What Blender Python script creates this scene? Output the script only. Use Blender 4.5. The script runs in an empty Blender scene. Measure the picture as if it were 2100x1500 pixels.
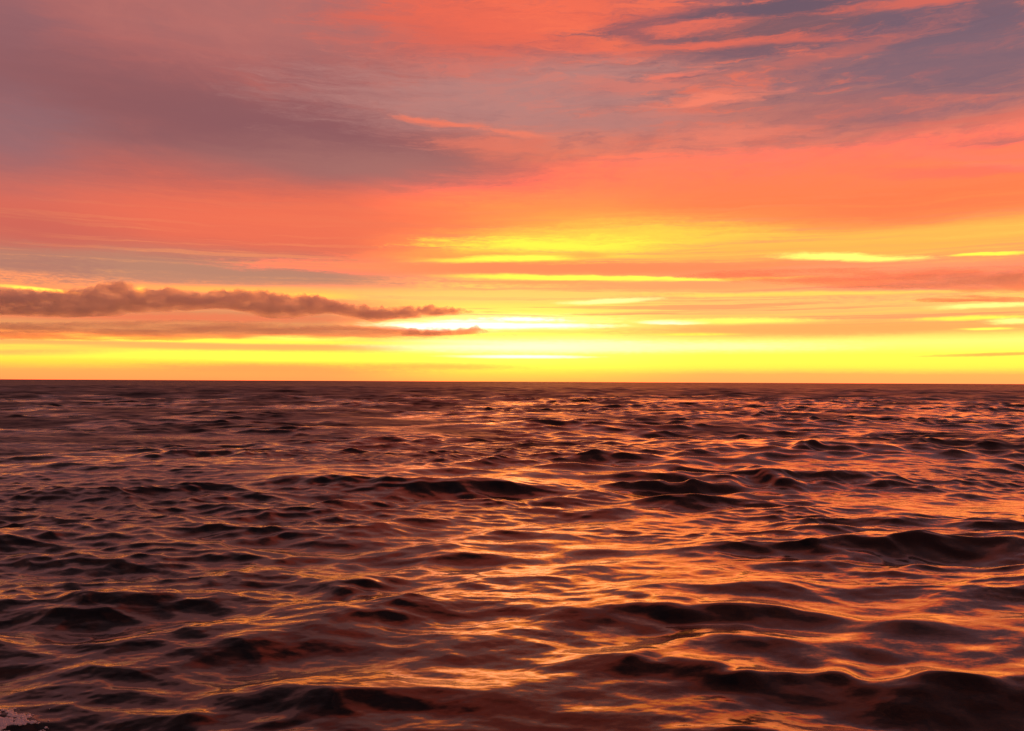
import bpy, math, random
import numpy as np
from mathutils import Vector, Matrix, noise as mnoise

random.seed(4)
rng = np.random.default_rng(11)
scene = bpy.context.scene
COL = scene.collection
R = math.radians

# ------------------------------------------------------------------ camera
CAM_H = 2.35                       # eye height above the mean water, metres
FPX = 1819.0                       # focal length in photograph pixels (2100 wide)
PITCH = math.atan(33.0 / FPX)      # horizon sits a little below mid frame
ROLL = math.atan(-10.0 / 2100.0)   # the horizon drops slightly to the right
cam = bpy.data.cameras.new('camera')
cam.sensor_width = 36.0
cam.lens = 36.0 * FPX / 2100.0
cam.clip_start = 0.05
cam.clip_end = 200000.0
cam_o = bpy.data.objects.new('camera', cam)
CAM_ROT = (Matrix.Rotation(math.pi / 2 + PITCH, 3, 'X') @ Matrix.Rotation(-ROLL, 3, 'Z'))
cam_o.matrix_world = Matrix.Translation((0, 0, CAM_H)) @ CAM_ROT.to_4x4()
COL.objects.link(cam_o)
scene.camera = cam_o


def direction(px, py):
    """unit world direction of a photograph pixel"""
    v = CAM_ROT @ Vector(((px - 1050.0) / FPX, (750.0 - py) / FPX, -1.0))
    return v.normalized()


def bearing(px, py):
    """bearing (deg, right positive) and elevation (deg) of a photograph pixel"""
    v = direction(px, py)
    return math.degrees(math.atan2(v.x, v.y)), math.degrees(math.asin(v.z))


SUN_AZ, SUN_EL = 1.0, 2.2

# ------------------------------------------------------------------ render / exposure
scene.render.engine = 'CYCLES'
scene.view_settings.view_transform = 'Standard'
scene.view_settings.look = 'None'
scene.view_settings.exposure = 0.0
scene.view_settings.gamma = 1.0
scene.view_settings.use_curve_mapping = False
cy = scene.cycles
cy.max_bounces = 14
cy.volume_bounces = 12
cy.glossy_bounces = 4
cy.transparent_max_bounces = 16
cy.use_denoising = True
cy.denoiser = 'OPENIMAGEDENOISE'
cy.denoising_input_passes = 'RGB_ALBEDO_NORMAL'
cy.caustics_reflective = True
cy.sample_clamp_indirect = 6.0


def lin(r, g, b, k=1.0):
    o = []
    for c in (r, g, b):
        c /= 255.0
        o.append(k * (c / 12.92 if c <= 0.04045 else ((c + 0.055) / 1.055) ** 2.4))
    return (o[0], o[1], o[2], 1.0)


def glow(r, g, b, k=1.0):
    """a lit cloud colour; where the photograph's red is clipped the real light is redder than it shows"""
    o = list(lin(r, g, b, k))
    if r >= 250:
        o[0] *= 1.0 + 3.6 * (g / 255.0) ** 2
    return tuple(o)


def hdr(r, g, b):
    """light beyond the clipping point, kept as orange as low sun is"""
    g2 = g if g < 1 else 1 + (g - 1) * 0.13
    return (max(min(r, 3.0), 3.5 * g2), g2, min(b, 1.1), 1.0)


# ------------------------------------------------------------------ world: dusk sky with veils of lit cloud
world = bpy.data.worlds.new('World')
scene.world = world
world.use_nodes = True
nt = world.node_tree
nt.nodes.clear()
N = nt.nodes
L = nt.links


def node(kind, **kw):
    n = N.new(kind)
    for k, v in kw.items():
        setattr(n, k, v)
    return n


def put(sock, v):
    if isinstance(v, bpy.types.NodeSocket):
        L.new(v, sock)
    else:
        sock.default_value = v


def math_(op, a, b=0.0, c=0.0, clamp=False):
    n = node('ShaderNodeMath', operation=op, use_clamp=clamp)
    put(n.inputs[0], a); put(n.inputs[1], b); put(n.inputs[2], c)
    return n.outputs[0]


def vec(x, y, z=0.0):
    n = node('ShaderNodeCombineXYZ')
    put(n.inputs[0], x); put(n.inputs[1], y); put(n.inputs[2], z)
    return n.outputs[0]


def vmath(op, a, b=(0, 0, 0), c=(0, 0, 0)):
    n = node('ShaderNodeVectorMath', operation=op)
    put(n.inputs[0], a); put(n.inputs[1], b)
    if op == 'MULTIPLY_ADD':
        put(n.inputs[2], c)
    return n.outputs['Value'] if op in ('LENGTH', 'DOT_PRODUCT', 'DISTANCE') else n.outputs[0]


def smooth(x, a, b, lo=0.0, hi=1.0):
    n = node('ShaderNodeMapRange', interpolation_type='SMOOTHSTEP', clamp=True)
    put(n.inputs['Value'], x)
    put(n.inputs['From Min'], a); put(n.inputs['From Max'], b)
    put(n.inputs['To Min'], lo); put(n.inputs['To Max'], hi)
    return n.outputs[0]


def mixc(f, a, b, blend='MIX'):
    n = node('ShaderNodeMix', data_type='RGBA', blend_type=blend, clamp_factor=True)
    put(n.inputs[0], f); put(n.inputs[6], a); put(n.inputs[7], b)
    return n.outputs[2]


def noise_(v, scale, detail=4.0, rough=0.55, dist=0.0):
    n = node('ShaderNodeTexNoise', noise_dimensions='3D')
    put(n.inputs['Vector'], v)
    n.inputs['Scale'].default_value = scale
    n.inputs['Detail'].default_value = detail
    n.inputs['Roughness'].default_value = rough
    n.inputs['Distortion'].default_value = dist
    return n


def ramp(x, stops):
    n = node('ShaderNodeValToRGB')
    put(n.inputs[0], x)
    cr = n.color_ramp
    cr.interpolation = 'LINEAR'
    while len(cr.elements) > 1:
        cr.elements.remove(cr.elements[-1])
    cr.elements[0].position = stops[0][0]
    cr.elements[0].color = stops[0][1]
    for p, c in stops[1:]:
        e = cr.elements.new(p)
        e.color = c
    return n.outputs[0]


tc = node('ShaderNodeTexCoord').outputs['Generated']
tc = vmath('NORMALIZE', tc)
sep = node('ShaderNodeSeparateXYZ')
L.new(tc, sep.inputs[0])
X, Y, Z = sep.outputs
AZ = math_('MULTIPLY', math_('ARCTAN2', X, Y), 180 / math.pi)
EL = math_('MULTIPLY', math_('ARCSINE', Z), 180 / math.pi)
P = vec(AZ, EL)
# cloud-deck coordinates: a level sheet overhead seen in perspective
zc = math_('ADD', math_('MAXIMUM', Z, 0.0), 0.06)
DECK = vec(math_('DIVIDE', X, zc), math_('DIVIDE', Y, zc))

# drifting irregularity of every cloud edge, finer towards the horizon
near = smooth(EL, 1.0, 20.0, 0.07, 1.0)
n1 = noise_(vmath('MULTIPLY', P, (0.10, 0.55, 0)), 1.0, 5.0, 0.55)
w1 = vmath('MULTIPLY', vmath('SUBTRACT', n1.outputs['Color'], (0.5, 0.5, 0.5)), (9.0, 1.9, 0))
n2 = noise_(vmath('MULTIPLY', P, (0.55, 2.6, 0)), 1.0, 5.0, 0.6)
w2 = vmath('MULTIPLY', vmath('SUBTRACT', n2.outputs['Color'], (0.5, 0.5, 0.5)), (2.4, 0.55, 0))
WARP = vmath('MULTIPLY', vmath('ADD', w1, w2), vec(near, near, 0.0))
PW = vmath('ADD', P, WARP)
WISP = noise_(vmath('MULTIPLY', PW, (0.22, 2.4, 0)), 1.0, 6.0, 0.62).outputs['Fac']
WFINE = noise_(vmath('MULTIPLY', PW, (1.7, 9.0, 0)), 1.0, 5.0, 0.65).outputs['Fac']
WISP0 = math_('ADD', math_('SUBTRACT', WISP, 0.5), math_('MULTIPLY', math_('SUBTRACT', WFINE, 0.5), smooth(EL, 10.0, 5.0, 0.45, 1.0)))
sepw = node('ShaderNodeSeparateXYZ'); L.new(PW, sepw.inputs[0])
ELW = sepw.outputs[1]
ELN = math_('DIVIDE', math_('ADD', ELW, math_('MULTIPLY', WISP0, math_('MULTIPLY', near, 2.2))), 34.0)


def E(y):
    return bearing(1050, y)[1] / 34.0


right = [(0.0, glow(255, 176, 96)), (E(766), glow(255, 186, 92)), (E(752), hdr(1.6, 0.95, .085)),
         (E(728), hdr(2.6, 1.7, .095)), (E(706), hdr(2.3, 1.5, .22)), (E(694), hdr(1.5, .85, .16)),
         (E(680), glow(255, 184, 98)), (E(640), glow(255, 194, 108, 1.05)), (E(610), glow(255, 200, 108, 1.05)),
         (E(588), glow(255, 168, 108)), (E(558), glow(252, 146, 100)), (E(535), glow(255, 178, 92)),
         (E(505), hdr(1.2, .55, .095)), (E(470), glow(255, 160, 82)), (E(430), glow(255, 132, 80)),
         (E(380), glow(255, 132, 88)), (E(310), lin(230, 126, 105)), (E(240), lin(185, 118, 110)),
         (E(120), lin(150, 104, 108)), (E(0), lin(130, 92, 104)), (0.82, lin(112, 78, 86)), (1.0, lin(86, 62, 72))]
centre = [(0.0, glow(255, 190, 86)), (E(768), hdr(1.35, .72, .085)), (E(752), hdr(2.2, 1.4, .09)),
          (E(728), hdr(3.2, 2.3, .16)), (E(706), hdr(3.4, 2.6, .42)), (E(685), hdr(2.2, 1.5, .14)),
          (E(665), hdr(3.0, 2.2, .2)), (E(630), hdr(2.0, .86, .14)), (E(600), hdr(1.5, .64, .15)),
          (E(580), hdr(1.5, .62, .14)), (E(552), glow(255, 152, 92)), (E(530), hdr(1.4, .72, .08)),
          (E(490), hdr(1.5, .68, .08)), (E(465), hdr(1.15, .5, .075)), (E(430), glow(255, 158, 80)),
          (E(380), glow(255, 143, 90)), (E(320), lin(242, 128, 98)), (E(270), lin(205, 126, 112)),
          (E(190), lin(186, 124, 118)), (E(110), lin(196, 108, 98)), (E(40), lin(226, 104, 84)),
          (0.8, lin(168, 84, 78)), (1.0, lin(92, 60, 66))]
left = [(0.0, glow(252, 164, 88)), (E(764), glow(255, 176, 88)), (E(750), hdr(1.5, .75, .07)),
        (E(733), hdr(2.1, 1.25, .085)), (E(718), glow(255, 184, 96)), (E(708), glow(255, 184, 100)),
        (E(697), hdr(1.6, .85, .09)), (E(686), lin(236, 158, 96)), (E(640), lin(226, 142, 98)),
        (E(596), hdr(1.0, .42, .13)), (E(580), lin(196, 138, 110)), (E(545), lin(190, 128, 108)),
        (E(505), lin(212, 106, 88)), (E(460), lin(226, 108, 86)), (E(400), lin(200, 104, 92)),
        (E(330), lin(165, 102, 100)), (E(240), lin(152, 96, 98)), (E(130), lin(166, 100, 99)),
        (E(0), lin(170, 106, 106)), (0.82, lin(110, 72, 76)), (1.0, lin(82, 58, 66))]
AW = sepw.outputs[0]
cR, cC, cL = ramp(ELN, right), ramp(ELN, centre), ramp(ELN, left)
mid_l = bearing(640, 700)[0]; mid_l2 = bearing(1010, 700)[0]
SKY = mixc(smooth(AW, mid_l, mid_l2), cL, cC)
SKY = mixc(smooth(AW, bearing(1120, 700)[0], bearing(1500, 700)[0]), SKY, cR)

# higher up and behind: the veil thins to clear dusk sky (Nishita), a broken deck crossing it
sky = node('ShaderNodeTexSky', sky_type='NISHITA', sun_disc=False,
           sun_elevation=R(SUN_EL), sun_rotation=R(SUN_AZ), altitude=0.0,
           air_density=1.6, dust_density=3.0, ozone_density=1.5)
CLEAR = mixc(1.0, sky.outputs[0], (0.10, 0.10, 0.10, 1), 'MULTIPLY')
deck_n = noise_(DECK, 1.3, 6.0, 0.58, 0.4).outputs['Fac']
deck = smooth(deck_n, 0.30, 0.60)
away = vmath('DOT_PRODUCT', tc, (math.sin(R(SUN_AZ)), math.cos(R(SUN_AZ)), 0.0))
side = math_('ABSOLUTE', math_('SUBTRACT', AZ, 5.0))
EDGEC = mixc(smooth(AZ, -20.0, 20.0), lin(98, 62, 62), lin(72, 66, 84))
LITC = mixc(smooth(side, 8.0, 32.0), glow(255, 122, 84, 1.1), EDGEC)
LITC = mixc(smooth(EL, 27.0, 44.0), LITC, lin(44, 34, 38))
DECKC = mixc(smooth(away, -0.2, 0.75), lin(70, 60, 76), LITC)
HIGH = mixc(math_('MULTIPLY', deck, 0.85), mixc(0.6, CLEAR, lin(40, 38, 48)), DECKC)
SKY = mixc(smooth(EL, 23.0, 36.0), SKY, HIGH)
SKY = mixc(smooth(away, 0.80, 0.15), SKY, mixc(smooth(EL, 2.0, 30.0), mixc(0.5, lin(120, 84, 88), DECKC), HIGH))

# mottling of the veil in deck perspective, rows of small lit cloudlets, thin bands low down
mot = noise_(vmath('MULTIPLY', DECK, (1.0, 0.55, 1)), 2.3, 6.0, 0.6, 0.6).outputs['Fac']
mk = smooth(EL, 9.0, 19.0)
mot2 = noise_(vmath('MULTIPLY', DECK, (1.0, 0.6, 1)), 6.5, 6.0, 0.65, 0.8).outputs['Fac']
SKY = mixc(math_('MULTIPLY', mk, smooth(mot2, 0.50, 0.70, 0.0, 0.30)), SKY, lin(208, 122, 110))
SKY = mixc(math_('MULTIPLY', mk, smooth(mot2, 0.50, 0.32, 0.0, 0.26)), SKY, lin(134, 98, 104))
SKY = mixc(math_('MULTIPLY', mk, smooth(mot, 0.50, 0.72, 0.0, 0.28)), SKY, lin(232, 116, 94))
SKY = mixc(math_('MULTIPLY', mk, smooth(mot, 0.50, 0.30, 0.0, 0.45)), SKY, lin(122, 94, 104))
cl = noise_(vmath('MULTIPLY', PW, (0.23, 1.15, 0)), 1.0, 7.0, 0.62).outputs['Fac']
ck = math_('MULTIPLY', smooth(EL, 11.0, 20.0), smooth(AW, -9.0, 3.0, 0.12, 1.0))
SKY = mixc(math_('MULTIPLY', ck, smooth(cl, 0.50, 0.62, 0.0, 0.75)), SKY, lin(246, 118, 90))
SKY = mixc(math_('MULTIPLY', ck, smooth(cl, 0.48, 0.36, 0.0, 0.60)), SKY, lin(124, 94, 106))
bn = noise_(vmath('MULTIPLY', PW, (0.05, 2.9, 0)), 1.0, 6.0, 0.6).outputs['Fac']
bk = math_('MULTIPLY', smooth(EL, 2.6, 4.0), smooth(EL, 12.0, 8.0))
SKY = mixc(math_('MULTIPLY', bk, smooth(bn, 0.50, 0.60, 0.0, 0.72)), SKY, lin(244, 156, 104))
SKY = mixc(math_('MULTIPLY', math_('MULTIPLY', bk, smooth(AW, -6.0, 0.0)), smooth(bn, 0.48, 0.34, 0.0, 0.35)), SKY, hdr(1.7, .80, .12))


VEILS = []


def veil(px, py, rx, ry, col, op=1.0, soft=0.6, tilt=0.0, wisp=1.0):
    """one patch of lit or shaded cloud in the sky, named by where the photograph shows it"""
    a, e = bearing(px, py)
    ax = (bearing(px + 20, py)[0] - bearing(px - 20, py)[0]) / 40 * rx
    ex = (bearing(px, py - 10)[1] - bearing(px, py + 10)[1]) / 20 * ry
    VEILS.append((a, e, ax, ex, col, op, soft, math.tan(R(tilt)), wisp))


def lay_veil(sky_col, v):
    a, e, ax, ex, col, op, soft, t, wisp = v
    dx = math_('MULTIPLY_ADD', AW, 1 / ax, -a / ax)
    dy = math_('MULTIPLY_ADD', ELW, 1 / ex, -e / ex)
    if t:
        dy = math_('MULTIPLY_ADD', dx, -t * ax / ex, dy)
    d = math_('SQRT', math_('MULTIPLY_ADD', dx, dx, math_('MULTIPLY', dy, dy)))
    d = math_('MULTIPLY_ADD', WISP0, 1.8 * wisp, d)
    return mixc(smooth(d, 1 + soft, max(0.0, 1 - soft), 0.0, op), sky_col, col)


YEL = hdr(2.6, 1.7, .09)
PALE = hdr(3.2, 2.6, .42)
WHITE = hdr(6.0, 5.4, 2.2)
# upper left: smoky mauve swath over an orange glow
veil(180, 60, 420, 110, lin(176, 104, 102), 0.60, 1, 0, 0.5)
veil(560, 40, 300, 80, lin(188, 116, 109), 0.60, 1, 0, 0.5)
veil(20, 90, 110, 150, lin(146, 100, 106), 0.80, 1, 0, 0.5)
veil(470, 250, 560, 62, lin(146, 92, 95), 0.95, 1, -7, 0.5)
veil(660, 300, 330, 52, lin(143, 92, 96), 0.90, 1, -5, 0.5)
veil(30, 300, 130, 90, lin(148, 108, 114), 0.70, 1, 0, 0.5)
veil(760, 345, 260, 40, lin(176, 116, 108), 0.75, 1, 0, 0.5)
veil(120, 380, 200, 40, lin(176, 106, 102), 0.60, 1, 0, 0.5)
veil(440, 452, 380, 52, lin(242, 114, 86), 0.85, 1, 1, 0.5)
veil(780, 470, 300, 56, lin(246, 118, 84), 0.75, 1, 0, 0.5)
veil(60, 470, 160, 40, lin(208, 104, 90), 0.80, 1, 0, 0.5)
veil(330, 558, 480, 28, lin(192, 136, 112), 0.90, 0.92, 0, 1.5)
veil(330, 652, 420, 9, lin(244, 124, 86), 0.80, 0.82, 1, 0.9)
veil(300, 676, 560, 14, lin(238, 154, 98), 0.80, 0.82, 0, 0.9)
veil(60, 545, 140, 22, lin(182, 122, 108), 0.70, 0.92, 0, 1.5)
# upper middle and right
veil(1040, 190, 330, 70, lin(188, 132, 126), 0.75, 0.8, 2, 1.3)
veil(930, 60, 190, 60, lin(228, 104, 84), 0.85, 0.8, -4, 1.3)
veil(1110, 55, 230, 36, lin(240, 108, 84), 0.90, 0.7, -9, 1.3)
veil(1230, 75, 120, 18, lin(255, 120, 86), 0.77, 0.9, -10, 1.7)
veil(1190, 12, 180, 18, lin(252, 114, 84), 0.77, 0.9, -4, 1.7)
veil(1500, 30, 280, 26, lin(116, 90, 102), 0.95, 0.6, 4, 1.3)
veil(1640, 20, 130, 28, lin(112, 90, 104), 0.90, 0.5, 0, 1.3)
veil(1880, 62, 320, 32, lin(110, 90, 106), 0.95, 0.6, -3, 1.3)
veil(1960, 120, 330, 100, lin(130, 102, 114), 0.85, 0.8, 0, 1.3)
veil(1560, 75, 200, 34, lin(132, 94, 100), 0.80, 0.7, 0, 1.3)
veil(1960, 6, 220, 12, lin(226, 108, 90), 0.81, 0.9, -3, 1.7)
veil(1430, 52, 90, 12, lin(250, 116, 90), 0.77, 0.9, 0, 1.7)
veil(1470, 88, 110, 9, lin(244, 112, 88), 0.77, 0.9, 0, 1.7)
veil(1620, 82, 140, 10, lin(228, 110, 92), 0.68, 0.9, -3, 1.7)
veil(1720, 108, 170, 12, lin(206, 110, 98), 0.59, 0.9, 8, 1.7)
veil(1530, 112, 90, 14, lin(122, 94, 106), 0.68, 0.9, 0, 1.7)
veil(1390, 165, 55, 9, lin(250, 124, 100), 0.77, 0.9, 0, 1.7)
veil(1290, 182, 120, 12, lin(222, 120, 104), 0.59, 0.9, 0, 1.7)
veil(1455, 206, 100, 8, lin(255, 134, 106), 0.81, 0.9, 3, 1.7)
veil(1370, 242, 80, 8, lin(232, 126, 106), 0.68, 0.9, 0, 1.7)
veil(1540, 271, 110, 13, lin(244, 130, 106), 0.72, 0.9, 0, 1.7)
veil(895, 251, 65, 6, lin(250, 126, 96), 0.81, 0.9, -4, 1.7)
veil(1035, 277, 60, 7, lin(252, 130, 100), 0.77, 0.9, -6, 1.7)
veil(985, 302, 110, 16, lin(240, 124, 98), 0.68, 0.9, -5, 1.7)
veil(1270, 255, 180, 20, lin(186, 128, 122), 0.60, 0.7, 0, 1.3)
veil(1700, 225, 150, 18, lin(200, 116, 104), 0.42, 0.9, 0, 1.7)
veil(2030, 243, 170, 14, lin(228, 116, 98), 0.72, 0.9, 0, 1.7)
veil(2070, 284, 100, 8, lin(176, 110, 106), 0.77, 0.9, 0, 1.7)
veil(2020, 315, 150, 10, lin(240, 128, 104), 0.68, 0.9, -8, 1.7)
veil(2080, 340, 90, 7, glow(250, 138, 108), 0.68, 0.9, -8, 1.7)
veil(1980, 350, 180, 10, lin(214, 114, 98), 0.60, 0.7, -4, 1)
veil(1900, 425, 300, 30, glow(255, 122, 80), 0.70, 0.8, 0, 1)
# glow over the sun
veil(1240, 492, 260, 24, hdr(1.35, .70, .075), 0.90, 0.8, 1, 1)
veil(1120, 503, 170, 14, hdr(1.7, 1.0, .075), 0.90, 0.82, 0, 1.5)
veil(1800, 500, 380, 20, hdr(1.1, .50, .09), 0.80, 0.8, 0, 1)
# the long red band and its bright slots
veil(1180, 552, 520, 13, glow(255, 146, 92), 0.95, 0.62, 0, 0.6)
veil(1000, 528, 200, 10, glow(255, 150, 84), 0.60, 0.82, 0, 0.75)
veil(1075, 531, 170, 6, YEL, .95, .6, 2, .5)
veil(1200, 524, 60, 8, glow(255, 178, 84), 0.90, 0.72, 0, 0.75)
veil(1740, 527, 120, 7, hdr(2.8, 2.0, .2), 1.00, 0.62, -3, 0.75)
veil(2020, 520, 75, 3.5, YEL, .95, .5, -1, .4)
veil(1850, 545, 330, 10, glow(255, 158, 108), 0.80, 0.72, 0, 0.75)
veil(1980, 577, 340, 24, lin(192, 132, 110), .85, .8, 1, .8)
veil(1150, 572, 190, 5, YEL, .9, .6, -1, .5)
veil(1350, 572, 230, 3.5, hdr(2.4, 1.6, .1), 0.90, 0.62, -1, 0.6)
veil(1120, 581, 120, 4, lin(246, 160, 96), 0.80, 0.72, 0, 0.75)
veil(1400, 586, 280, 9, glow(255, 168, 104), 0.90, 0.72, 0, 0.75)
veil(1000, 608, 380, 12, glow(255, 206, 108, 1.1), 0.70, 0.82, 0, 0.75)
veil(1660, 603, 300, 4, hdr(1.4, .8, .12), 0.80, 0.72, -1, 0.6)
veil(1250, 617, 80, 5, PALE, .8, .6, 3, .5)
# the burning gap low in the middle
veil(1020, 663, 190, 14, PALE, .9, .7, 1, .5)
veil(1075, 656, 62, 4, WHITE, 0.95, .7, 0, 1.2)
veil(960, 660, 60, 3, WHITE, 0.8, .8, 0, 1.2)
veil(1060, 663, 150, 2.2, hdr(1.7, .85, .12), 0.7, .8, 0, .8)
veil(1010, 668, 200, 5.5, WHITE, 1, .6, 0, .4)
veil(880, 672, 70, 6, WHITE, 1, .6, 0, .3)
veil(1060, 732, 120, 3, WHITE, .9, .7, 0, .4)
veil(1090, 712, 230, 10, hdr(4, 3.4, .8), 0.70, 0.92, 0, 0.6)
veil(1430, 712, 240, 9, hdr(3.4, 2.9, .5), 0.70, 0.92, 0, 0.6)
veil(1385, 661, 60, 4, WHITE, .9, .6, 0, .4)
veil(1500, 658, 150, 6, hdr(2.4, 1.7, .16), 0.90, 0.72, 0, 0.6)
veil(1430, 686, 80, 3, YEL, .8, .6, 0, .4)
veil(1720, 676, 330, 12, glow(255, 176, 96), 0.85, 0.72, 0, 0.75)
veil(2020, 628, 95, 5, hdr(2.9, 2.1, .3), 0.95, 0.72, 0, 0.6)
veil(1990, 653, 100, 4, hdr(2.0, 1.3, .1), 0.90, 0.72, 0, 0.75)
veil(2080, 660, 50, 5, hdr(3.2, 2.5, .3), 0.95, 0.72, 0, 0.75)
veil(2020, 675, 50, 2.5, hdr(2.4, 1.8, .12), 0.95, 0.62, 0, 0.45)
veil(2050, 727, 130, 3, lin(236, 170, 84), 0.80, 0.72, 1, 0.45)
# low left: slots of yellow between thin banks, haze on the horizon
veil(90, 595, 90, 3.5, hdr(2.0, 1.3, .12), 0.95, 0.62, -2, 0.45)
veil(285, 600, 14, 12, hdr(1.7, 1.0, .12), 0.90, 0.72, 0, 0.45)
veil(500, 594, 190, 7, hdr(1.15, .55, .10), 0.80, 0.82, 0, 0.45)
veil(640, 607, 80, 6, hdr(1.3, .7, .10), 0.80, 0.82, 0, 0.45)
veil(470, 700, 420, 5, hdr(2.2, 1.5, .09), 0.90, 0.72, 0, 0.45)
veil(620, 694, 90, 5, hdr(3, 2.2, .16), 0.80, 0.82, 0, 0.45)
veil(100, 709, 140, 3, hdr(1.5, .8, .1), 0.90, 0.72, 1, 0.45)
veil(420, 711, 300, 5, glow(255, 186, 98), 0.85, 0.72, 0, 0.45)
veil(80, 722, 170, 6, glow(252, 176, 96), 0.90, 0.72, 1, 0.45)
veil(560, 731, 360, 9, hdr(2.6, 1.9, .09), 0.90, 0.72, 0, 0.45)
veil(560, 757, 230, 10, glow(255, 168, 88), 0.90, 0.72, 0, 0.45)
veil(900, 752, 130, 6, glow(255, 180, 84), 0.70, 0.82, 0, 0.45)

# each layer of the sky only evaluates the clouds that reach it (same colours, less work)
def layer(lo, hi):
    global nt, N, L, AW, ELW, WISP0
    keep = nt, N, L, AW, ELW, WISP0
    g = bpy.data.node_groups.new('sky_layer', 'ShaderNodeTree')
    g.interface.new_socket('sky', in_out='INPUT', socket_type='NodeSocketColor')
    for nm in ('bearing', 'elevation', 'wisp'):
        g.interface.new_socket(nm, in_out='INPUT', socket_type='NodeSocketFloat')
    g.interface.new_socket('color', in_out='OUTPUT', socket_type='NodeSocketColor')
    nt, N, L = g, g.nodes, g.links
    gi, go = node('NodeGroupInput'), node('NodeGroupOutput')
    col, AW, ELW, WISP0 = gi.outputs[:4]
    for v in VEILS:
        a, e, ax, ex, _, _, soft, t, wisp = v
        wob = 1.0 * min(1.0, 0.10 + max(0.0, e) / 14.0) + 0.08
        reach = ex * (1 + soft + 0.45 * wisp) + abs(t) * ax * 1.6 + wob
        if e + reach > lo and e - reach < hi:
            col = lay_veil(col, v)
    L.new(col, go.inputs[0])
    nt, N, L, AW, ELW, WISP0 = keep
    gn = node('ShaderNodeGroup')
    gn.node_tree = g
    for i, src in enumerate((SKY, AW, ELW, WISP0)):
        L.new(src, gn.inputs[i])
    b_ = node('ShaderNodeBackground')
    L.new(gn.outputs[0], b_.inputs[0])
    return b_.outputs[0]


def choose(f, a, b):
    n = node('ShaderNodeMixShader')
    put(n.inputs[0], f); put(n.inputs[1], a); put(n.inputs[2], b)
    return n.outputs[0]


far_b = node('ShaderNodeBackground'); L.new(SKY, far_b.inputs[0])
cuts = [2.9, 5.2, 8.6, 13.5, 19.0]
lays = [layer(lo, hi) for lo, hi in zip([-90] + cuts, cuts + [34])]
top = choose(math_('GREATER_THAN', EL, cuts[4]), lays[4], lays[5])
top = choose(math_('GREATER_THAN', EL, cuts[3]), lays[3], top)
low = choose(math_('GREATER_THAN', EL, cuts[0]), lays[0], lays[1])
low = choose(math_('GREATER_THAN', EL, cuts[1]), low, lays[2])
front = choose(math_('GREATER_THAN', EL, cuts[2]), low, top)
outside = math_('MAXIMUM', math_('GREATER_THAN', EL, 33.0), math_('GREATER_THAN', math_('ABSOLUTE', AZ), 75.0))
out = node('ShaderNodeOutputWorld')
L.new(choose(outside, front, far_b.outputs[0]), out.inputs[0])
world.cycles.sampling_method = 'NONE'

# ------------------------------------------------------------------ sun, low and veiled
sun = bpy.data.lights.new('sun', 'SUN')
sun.energy = 0.02
sun.angle = R(12)
sun.color = (1.0, 0.42, 0.12)
sun_o = bpy.data.objects.new('sun', sun)
sd = Vector((math.sin(R(SUN_AZ)) * math.cos(R(SUN_EL)), math.cos(R(SUN_AZ)) * math.cos(R(SUN_EL)), math.sin(R(SUN_EL))))
sun_o.rotation_euler = sd.to_track_quat('Z', 'Y').to_euler()
COL.objects.link(sun_o)


# ------------------------------------------------------------------ helpers
def mesh_from_arrays(name, co, quads, smooth_=True):
    me = bpy.data.meshes.new(name)
    nv, nq = len(co), len(quads)
    me.vertices.add(nv)
    me.vertices.foreach_set('co', np.ascontiguousarray(co, dtype=np.float32).ravel())
    me.loops.add(nq * 4)
    me.loops.foreach_set('vertex_index', np.ascontiguousarray(quads, dtype=np.int32).ravel())
    me.polygons.add(nq)
    me.polygons.foreach_set('loop_start', np.arange(0, nq * 4, 4, dtype=np.int32))
    me.polygons.foreach_set('use_smooth', np.full(nq, smooth_, dtype=bool))
    me.update(calc_edges=True)
    return me


def new_mat(name):
    m = bpy.data.materials.new(name)
    m.use_nodes = True
    m.node_tree.nodes.clear()
    return m


# ------------------------------------------------------------------ the sea
def wave_tile(size, n, lam_lo, lam_hi, power, heading, spread, slope_rms, seed):
    """periodic patch of random waves: height and horizontal chop"""
    g = np.random.default_rng(seed)
    k1 = np.fft.fftfreq(n, d=size / n) * 2 * np.pi
    kx, ky = np.meshgrid(k1, k1, indexing='xy')
    k = np.hypot(kx, ky); k[0, 0] = 1e-6
    lam = 2 * np.pi / k
    band = 1 / (1 + (lam_lo / lam) ** 6) / (1 + (lam / lam_hi) ** 6)
    th = np.arctan2(ky, kx) - heading
    dirw = np.abs(np.cos(th / 2)) ** (2 * spread) + 0.04
    amp = band * k ** (-power) * dirw
    amp[0, 0] = 0
    spec = amp * (g.normal(size=k.shape) + 1j * g.normal(size=k.shape))
    h = np.fft.ifft2(spec)
    sx = np.fft.ifft2(1j * kx * spec).real
    sy = np.fft.ifft2(1j * ky * spec).real
    s = slope_rms / math.sqrt((sx ** 2 + sy ** 2).mean())
    dx = np.fft.ifft2(1j * kx / k * spec).real * s
    dy = np.fft.ifft2(1j * ky / k * spec).real * s
    return np.stack([h.real * s, dx, dy], -1).astype(np.float32)


def sample(tile, size, x, y, rot, ox=0.0, oy=0.0):
    n = tile.shape[0]
    c, s = math.cos(rot), math.sin(rot)
    u = ((x * c + y * s) + ox) / size * n
    v = ((-x * s + y * c) + oy) / size * n
    iu, iv = np.floor(u).astype(np.int64), np.floor(v).astype(np.int64)
    fu, fv = (u - iu)[:, None].astype(np.float32), (v - iv)[:, None].astype(np.float32)
    a, b, p, q = iu % n, (iu + 1) % n, iv % n, (iv + 1) % n
    r = (tile[p, a] * (1 - fu) + tile[p, b] * fu) * (1 - fv) + (tile[q, a] * (1 - fu) + tile[q, b] * fu) * fv
    dx = r[:, 1] * c - r[:, 2] * s
    dy = r[:, 1] * s + r[:, 2] * c
    return r[:, 0], dx, dy


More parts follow.
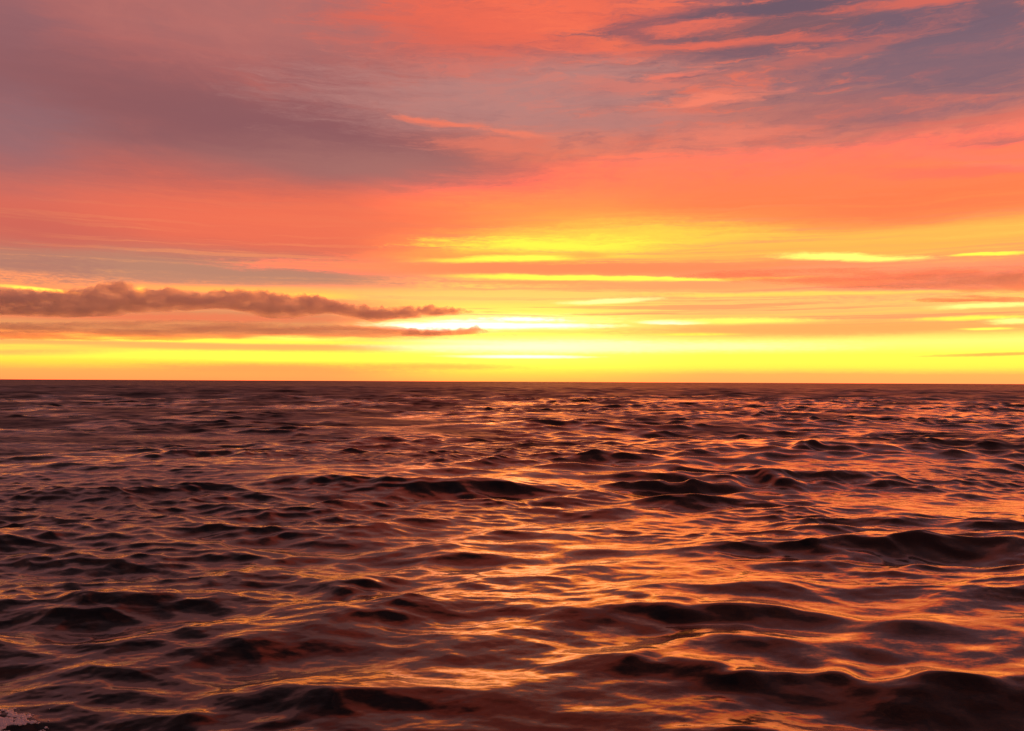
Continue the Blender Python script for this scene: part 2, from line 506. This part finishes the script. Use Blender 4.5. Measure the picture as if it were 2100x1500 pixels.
HEAD = R(-88)      # the waves run roughly towards the boat
SL = dict(swell=0.062, chop=0.128, wavelet=0.080, ripple=0.036)
T1 = wave_tile(173.0, 1024, 3.4, 24.0, 1.75, HEAD, 4.0, SL['swell'], 21)
T2 = wave_tile(47.0, 1024, 0.8, 3.2, 1.75, HEAD + .2 - .5, 2.3, SL['chop'], 22)
T3 = wave_tile(13.0, 1024, 0.22, 0.9, 1.8, HEAD - .3 + .35, 2.0, SL['wavelet'], 23)
T4 = wave_tile(4.1, 512, 0.06, 0.22, 1.6, HEAD + .1 - .9, 1.5, SL['ripple'], 24)
TG = wave_tile(61.0, 512, 3.0, 20.0, 1.6, HEAD, 0.5, 1.0, 25)     # gust patches
TG /= TG[..., 0].std()


def sstep(x, a, b):
    t = np.clip((x - a) / (b - a), 0, 1)
    return t * t * (3 - 2 * t)


# the larger crests: place (x, y), half length, height, slant of the crest line
CRESTS = [(7.6, 23.0, 3.2, 0.42, 0.10), (4.5, 21.5, 1.9, 0.30, -0.15), (-0.7, 20.0, 1.8, 0.30, 0.2), (2.4, 26.5, 1.7, 0.28, 0.0),
          (-1.2, 10.8, 1.1, 0.15, 0.2), (-1.35, 6.3, 1.1, 0.16, 0.25), (2.1, 8.8, 1.1, 0.18, -0.2), (3.1, 6.6, 1.4, 0.20, -0.35),
          (0.95, 7.1, 0.8, 0.13, -0.3), (-7.1, 13.6, 1.8, 0.22, 0.1), (-4.7, 9.5, 1.6, 0.18, 0.25), (-3.8, 20.5, 2.0, 0.25, 0.1),
          (10.5, 30.0, 2.4, 0.30, 0.0), (-9.5, 27.0, 2.6, 0.30, 0.1), (1.2, 5.2, 1.0, 0.12, 0.2), (5.2, 12.6, 1.6, 0.15, -0.2)]


def sea_height(x, y, cell):
    """displaced position of water particles resting at (x, y), with spectrum cut below the cell size"""
    g, _, _ = sample(TG, 61.0, x, y, 0.4)
    gust = np.clip(0.95 + 0.5 * g, 0.15, 2.0) + 0.45 * sstep(-x, 1.0, 7.0)
    w1 = 1 - sstep(cell, 1.2, 5.0)
    w2 = 1 - sstep(cell, 0.22, 0.8)
    w3 = 1 - sstep(cell, 0.05, 0.18)
    w4 = 1 - sstep(cell, 0.018, 0.055)
    w1 = w1 * (0.6 + 1.2 * sstep(np.hypot(x, y), 40.0, 160.0))
    h1, x1, y1 = sample(T1, 173.0, x, y, 0.0)
    h2, x2, y2 = sample(T2, 47.0, x, y, 0.5, 3.1, 7.7)
    h3, x3, y3 = sample(T3, 13.0, x, y, -0.35, 1.7, 2.9)
    h4, x4, y4 = sample(T4, 4.1, x, y, 0.9)
    g2, _, _ = sample(TG, 97.0, x, y, 1.1, 11.0, 3.0)
    a2 = w2 * np.clip(0.95 + 0.32 * g2, 0.4, 1.6) * (1 + 0.30 * sstep(np.hypot(x, y), 15.0, 45.0)) * (1 - 0.28 * sstep(-x, 1.0, 7.0))
    a3, a4 = w3 * gust, w4 * gust
    far = sstep(np.hypot(x, y), 10.0, 70.0)
    ph = 2 * np.pi * (y - 0.38 * x - 7.0) / 19.5
    crest = np.zeros_like(x)
    ga, gb, _ = sample(TG, 13.0, x, y, 0.2, 5.0, 1.0)
    gc, _, _ = sample(TG, 6.0, x, y, -0.3, 2.0, 4.0)
    for cx, cy_, half, hh, skew in CRESTS:
        jag = 1.0 if half < 1.65 else 0.35
        hh = hh * (0.50 if cy_ < 16 else 0.50)
        wy = half * 0.40
        u_ = (x - cx) / half
        v_ = y - cy_ - skew * (x - cx) + 0.10 * half * u_ ** 2 + 0.26 * wy * ga + 0.10 * jag * wy * gc
        u_ = u_ + 0.14 * jag * gc
        v_ = np.where(v_ < 0, v_ / (0.75 * wy), v_ / (1.5 * wy))
        crest += hh * np.clip(1 + 0.22 * ga + 0.13 * jag * gc, 0.3, 1.6) * np.exp(-u_ ** 2) * (np.exp(-np.abs(v_) ** 1.6) - 0.35 * np.exp(-(v_ + 1.7) ** 2))
    z = crest + (0.07 + 0.13 * sstep(x, -6.0, 3.0)) * np.cos(ph) * (1 - sstep(np.hypot(x, y), 35.0, 90.0)) + w1 * h1 + a2 * h2 + a3 * h3 + a4 * h4
    ch = 1.2
    dx = ch * (w1 * x1 + a2 * x2 + a3 * x3)
    dy = ch * (w1 * y1 + a2 * y2 + a3 * y3)
    lost = (np.clip(1 - w1 ** 2, 0, 1) * SL['swell'] ** 2 + (1 - w2 ** 2) * SL['chop'] ** 2
            + (1 - w3 ** 2) * (SL['wavelet'] * gust) ** 2 + (1 - w4 ** 2) * (SL['ripple'] * gust) ** 2
            + far * 0.03 ** 2)
    return x + dx, y + dy, z, np.sqrt(lost), gust


def build_sea():
    fine = np.linspace(R(-37), R(37), 760)
    step = fine[1] - fine[0]
    az = list(fine)
    a, d = fine[-1], step
    while a < math.pi:
        d = min(d * 1.18, R(7)); a += d
        az.append(a)
    n_out = len(az) - len(fine)
    az = [-v for v in az[len(fine):][::-1]] + az
    az = np.array([v for v in az if abs(v) <= math.pi + 1e-6])
    az = np.clip(az, -math.pi, math.pi)
    az[0], az[-1] = -math.pi, math.pi
    rr = [0.4]
    while rr[-1] < 70000:
        r = rr[-1]
        if r < 3.6: d = r * 0.05
        elif r < 110: d = r * 0.0026
        else: d = r * min(0.06, 0.0026 * (r / 110) ** 0.9)
        rr.append(r + d)
    rr = np.array(rr)
    Rg, Ag = np.meshgrid(rr, az, indexing='ij')
    x = (Rg * np.sin(Ag)).ravel(); y = (Rg * np.cos(Ag)).ravel()
    cell_r = np.gradient(rr)[:, None] * np.ones_like(Ag)
    cell_a = Rg * np.abs(np.gradient(az))[None, :]
    cell = np.maximum(cell_r, cell_a).ravel()
    X_, Y_, Z_, lost, gust = sea_height(x, y, cell)
    nr, na = Rg.shape
    print('sea grid', nr, na, nr * na * 2)
    idx = np.arange(nr * na).reshape(nr, na)
    q = np.stack([idx[:-1, :-1], idx[:-1, 1:], idx[1:, 1:], idx[1:, :-1]], -1).reshape(-1, 4)[:, ::-1]
    me = mesh_from_arrays('sea', np.stack([X_, Y_, Z_], -1), q)
    at = me.attributes.new('unresolved_slope', 'FLOAT', 'POINT')
    at.data.foreach_set('value', lost.astype(np.float32))
    return me


sea = bpy.data.objects.new('sea', build_sea())
COL.objects.link(sea)
sea['kind'] = 'structure'
sea['label'] = 'dark choppy open sea reflecting the orange sunset sky'

m = new_mat('sea_water')
nt = m.node_tree; N = nt.nodes; L = nt.links
geo = node('ShaderNodeNewGeometry')
att = node('ShaderNodeAttribute', attribute_name='unresolved_slope')
lost = att.outputs['Fac']
pos = geo.outputs['Position']
nA = noise_(vmath('MULTIPLY', pos, (1.0, 1.9, 1.0)), 4.5, 3.0, 0.6)
nB = noise_(vmath('MULTIPLY', pos, (1.0, 2.0, 1.0)), 17.0, 3.0, 0.65)
tilt = vmath('ADD', vmath('SUBTRACT', nA.outputs['Color'], (.5, .5, .5)), vmath('SUBTRACT', nB.outputs['Color'], (.5, .5, .5)))
coarse = smooth(lost, 0.07, 0.16)      # far off, ripples merge into gloss instead of single facets
k = math_('MULTIPLY', math_('MULTIPLY', lost, math_('MULTIPLY_ADD', coarse, -0.5, 2.2)), 1.0)
tilt = vmath('MULTIPLY', tilt, vec(k, k, 0.0))
# cat's paws: broad streaks of rougher and calmer water that show far off
nC = noise_(vmath('MULTIPLY', pos, (0.035, 0.020, 0.0)), 1.0, 7.0, 0.68).outputs['Fac']
paw = math_('MULTIPLY', math_('SUBTRACT', nC, 0.47), math_('MULTIPLY', coarse, -0.75))
tilt = vmath('ADD', tilt, vec(0.0, paw, 0.0))
nrm = vmath('NORMALIZE', vmath('ADD', geo.outputs['Normal'], tilt))
bs = node('ShaderNodeBsdfPrincipled')
bs.inputs['Base Color'].default_value = (0.006, 0.006, 0.007, 1)
bs.inputs['IOR'].default_value = 1.333
rough = math_('SQRT', math_('MULTIPLY_ADD', math_('MULTIPLY', lost, math_('MULTIPLY_ADD', coarse, 0.60, 0.25)), 1.2, 0.0016))
L.new(rough, bs.inputs['Roughness'])
L.new(nrm, bs.inputs['Normal'])
mo = node('ShaderNodeOutputMaterial')
L.new(bs.outputs[0], mo.inputs[0])
sea.data.materials.append(m)


# ------------------------------------------------------------------ cloud banks low over the horizon
def cloud_material(name, density, color, aniso, scale, lo, hi):
    """cloud drops: dense where the noise billows, frayed to nothing at the edges"""
    global nt, N, L
    m = new_mat(name)
    nt = m.node_tree; N = nt.nodes; L = nt.links
    tcn = node('ShaderNodeTexCoord').outputs['Object']
    n_ = noise_(vmath('MULTIPLY', tcn, scale), 1.0, 4.0, 0.6).outputs['Fac']
    v = node('ShaderNodeVolumePrincipled')
    v.inputs['Color'].default_value = color
    L.new(smooth(n_, lo, hi, 0.0, density), v.inputs['Density'])
    v.inputs['Anisotropy'].default_value = aniso
    o = node('ShaderNodeOutputMaterial')
    L.new(v.outputs[0], o.inputs['Volume'])
    return m


def cloud_bank(name, label, profile, dist, depth, puff, rag, mat, seed, step=5.0):
    """a real bank of cloud `dist` metres away: profile lists (photo x, top y, base y) along it"""
    prof = np.array(profile, float)
    xs = np.arange(prof[0, 0], prof[-1, 0] + .1, step)
    tops = np.interp(xs, prof[:, 0], prof[:, 1]); bots = np.interp(xs, prof[:, 0], prof[:, 2])
    m_ = 26
    u = dist / FPX
    co = []
    for i, px in enumerate(xs):
        tz = direction(px, tops[i]); bz = direction(px, bots[i])
        X0 = dist * tz.x / tz.y
        zt = CAM_H + dist * tz.z / tz.y; zb = CAM_H + dist * bz.z / bz.y
        half = max((zt - zb) / 2, u * 0.4); zc_ = (zt + zb) / 2
        endf = min(1.0, (i + .5) / 14, (len(xs) - i - .5) / 14) ** 0.5
        for j in range(m_):
            ph = 2 * math.pi * j / m_
            yy = depth / 2 * math.cos(ph) * endf * min(1.0, 0.25 + half / (14 * u))
            s_ = math.sin(ph)
            zz = zc_ + half * (s_ if s_ > 0 else s_ * 0.92)
            p = Vector((X0, yy, zz)) / u
            q = p + Vector((seed * 31.7, seed * 7.3, 0))
            b1 = 1 - 2 * abs(mnoise.noise(Vector((q.x / 30, q.y / 34, q.z / 24))))
            b2 = 1 - 2.4 * abs(mnoise.noise(Vector((q.x / 13 + 5, q.y / 40, q.z / 30))))
            b3 = mnoise.noise(Vector((q.x / 5, q.y / 6, q.z / 4 + 9)))
            r3 = mnoise.noise(Vector((q.x / 60, q.y / 40, q.z / 9 + 3)))
            up = max(0.0, s_)
            dz = puff * (up ** 0.5) * (0.45 * b1 + 0.62 * b2 + 0.22 * b3 - 0.45) * min(1, half / (8 * u))
            dz += rag * r3 * (0.4 + max(0.0, -s_))
            dx_ = puff * 0.5 * up * mnoise.noise(Vector((q.x / 12, q.y / 12 + 40, q.z / 12)))
            co.append((X0 + dx_ * u, dist + yy * (1 + 0.3 * b1), zz + dz * u))
    n_ = len(xs)
    idx = np.arange(n_ * m_).reshape(n_, m_)
    nx = np.roll(idx, -1, axis=1)
    q4 = np.stack([idx[:-1], nx[:-1], nx[1:], idx[1:]], -1).reshape(-1, 4)
    base = len(co)
    faces = [tuple(int(v) for v in f) for f in q4]
    c0 = np.mean(np.array(co[:m_]), axis=0); c1 = np.mean(np.array(co[-m_:]), axis=0)
    co += [tuple(c0), tuple(c1)]
    for j in range(m_):
        faces.append((base, int(idx[0, (j + 1) % m_]), int(idx[0, j])))
        faces.append((base + 1, int(idx[-1, j]), int(idx[-1, (j + 1) % m_])))
    org = np.mean(np.array(co), axis=0)
    me = bpy.data.meshes.new(name)
    me.from_pydata([tuple(np.array(c) - org) for c in co], [], faces)
    me.update()
    o = bpy.data.objects.new(name, me)
    o.location = org
    me.materials.append(mat)
    COL.objects.link(o)
    o['label'] = label
    o['category'] = 'cloud'
    o['group'] = 'cloud banks low over the horizon'
    return o


thick = cloud_material('thick_cloud', 0.0052, (0.975, 0.993, 1.0, 1), 0.87, (0.004, 0.004, 0.009), 0.34, 0.56)
thin = cloud_material('thin_cloud', 0.0045, (0.995, 0.985, 0.98, 1), 0.78, (0.0008, 0.002, 0.010), 0.34, 0.62)
shelf = cloud_material('shelf_cloud', 0.0019, (0.985, 0.993, 0.995, 1), 0.80, (0.0008, 0.002, 0.010), 0.34, 0.62)
cloud_bank('cumulus_bank', 'long grey mauve cumulus bank with puffy tops, low on the left',
           [(-260, 600, 640), (-120, 590, 648), (0, 594, 648), (60, 597, 652), (150, 600, 654), (205, 592, 653), (240, 580, 650), (262, 580, 646),
            (274, 604, 643), (290, 600, 642), (330, 598, 640), (350, 594, 639), (390, 600, 638), (420, 604, 636),
            (460, 600, 637), (500, 600, 643), (530, 596, 650), (565, 602, 656), (610, 610, 652), (640, 604, 648),
            (665, 612, 646), (690, 622, 646), (715, 626, 650), (760, 632, 660), (800, 634, 656), (860, 631, 650), (920, 633, 645), (975, 638, 640)],
           14000.0, 1000.0, 13.0, 4.0, thick, 1, 3.0)
cloud_bank('stratus_shelf', 'peach coloured flat cloud shelf under the grey cumulus bank',
           [(-200, 660, 694), (0, 662, 698), (120, 662, 700), (260, 660, 699), (400, 657, 697), (520, 660, 694), (560, 664, 692),
            (640, 667, 693), (720, 668, 695), (790, 668, 693), (830, 672, 692), (880, 677, 690), (930, 680, 688), (985, 682, 685)],
           16000.0, 900.0, 5.0, 4.0, shelf, 2)
cloud_bank('cumulus_row', 'row of tiny dark cumulus puffs beside the white hot gap',
           [(822, 678, 690), (850, 676, 691), (880, 674, 690), (905, 675, 689), (930, 676, 688), (955, 674, 687), (975, 670, 686), (992, 676, 684), (1006, 680, 682)],
           15000.0, 500.0, 9.0, 1.0, thick, 3, 2.5)
cloud_bank('stratus_bank', 'wide brown grey stratus bank at the right edge',
           [(1380, 566, 572), (1500, 556, 576), (1640, 552, 586), (1760, 550, 592), (1880, 550, 596), (1980, 548, 600), (2100, 546, 604), (2300, 548, 608)],
           15000.0, 800.0, 3.0, 5.0, shelf, 4)
cloud_bank('stratus_streak', 'narrow dark flat cloud streak above the bright slots on the right',
           [(1868, 616, 619), (1900, 610, 620), (1980, 606, 620), (2060, 609, 620), (2150, 612, 620), (2220, 616, 619)],
           17000.0, 500.0, 3.0, 2.0, thin, 5)


# ------------------------------------------------------------------ foam at the boat's side
def build_foam():
    d = direction(22, 1502)
    t = CAM_H / -d.z
    cx, cy_ = d.x * t, d.y * t
    g = np.random.default_rng(5)
    pts, rad = [], []
    while len(pts) < 2400:
        x, y = cx + g.normal(0, .12), cy_ + g.normal(0, .08)
        n = mnoise.noise(Vector((x * 9, y * 12, 1.3))) + 0.6 * mnoise.noise(Vector((x * 27, y * 30, 4.0)))
        if n > -0.35 + 0.55 * min(1.0, math.hypot((x - cx) / .30, (y - cy_) / .22)) + 0.14 * g.random():
            pts.append((x, y)); rad.append(0.003 + 0.009 * g.random() ** 2.2)
    pts = np.array(pts); rad = np.array(rad)
    X_, Y_, Z_, _, _ = sea_height(pts[:, 0], pts[:, 1], np.full(len(pts), 0.012))
    ring, verts, quads = 6, [], []
    lat = [-0.9, -0.35, 0.35, 0.9]
    for x, y, z, r in zip(X_, Y_, Z_, rad):
        b = len(verts)
        sq = 0.55 + 0.3 * g.random(); ph0 = g.random() * 6.28
        for lz in lat:
            rr_ = r * math.sqrt(1 - lz * lz) * 1.1
            for q in range(ring):
                a = ph0 + 2 * math.pi * q / ring
                k = 1 + 0.25 * (g.random() - .5)
                verts.append((x + rr_ * k * math.cos(a), y + rr_ * k * math.sin(a), z + r * sq * lz + r * 0.3))
        for l_ in range(3):
            for q in range(ring):
                q2 = (q + 1) % ring
                quads.append((b + l_ * ring + q, b + l_ * ring + q2, b + (l_ + 1) * ring + q2, b + (l_ + 1) * ring + q))
        quads.append((b + 18, b + 19, b + 20, b + 21)); quads.append((b + 21, b + 22, b + 23, b + 18))
    o = bpy.data.objects.new('foam', mesh_from_arrays('foam', np.array(verts), np.array(quads)))
    COL.objects.link(o)
    o['kind'] = 'stuff'
    o['label'] = 'small patch of pale bubbly foam at the lower left corner'
    o['category'] = 'foam'
    return o


foam = build_foam()
m = new_mat('foam_bubbles')
nt = m.node_tree; N = nt.nodes; L = nt.links
bs = node('ShaderNodeBsdfPrincipled')
fn = noise_(node('ShaderNodeNewGeometry').outputs['Position'], 40.0, 3.0).outputs['Fac']
L.new(mixc(fn, (0.80, 0.80, 0.80, 1), (0.92, 0.92, 0.92, 1)), bs.inputs['Base Color'])
bs.inputs['Roughness'].default_value = 0.35
bs.inputs['IOR'].default_value = 1.333
mo = node('ShaderNodeOutputMaterial')
L.new(bs.outputs[0], mo.inputs[0])
foam.data.materials.append(m)
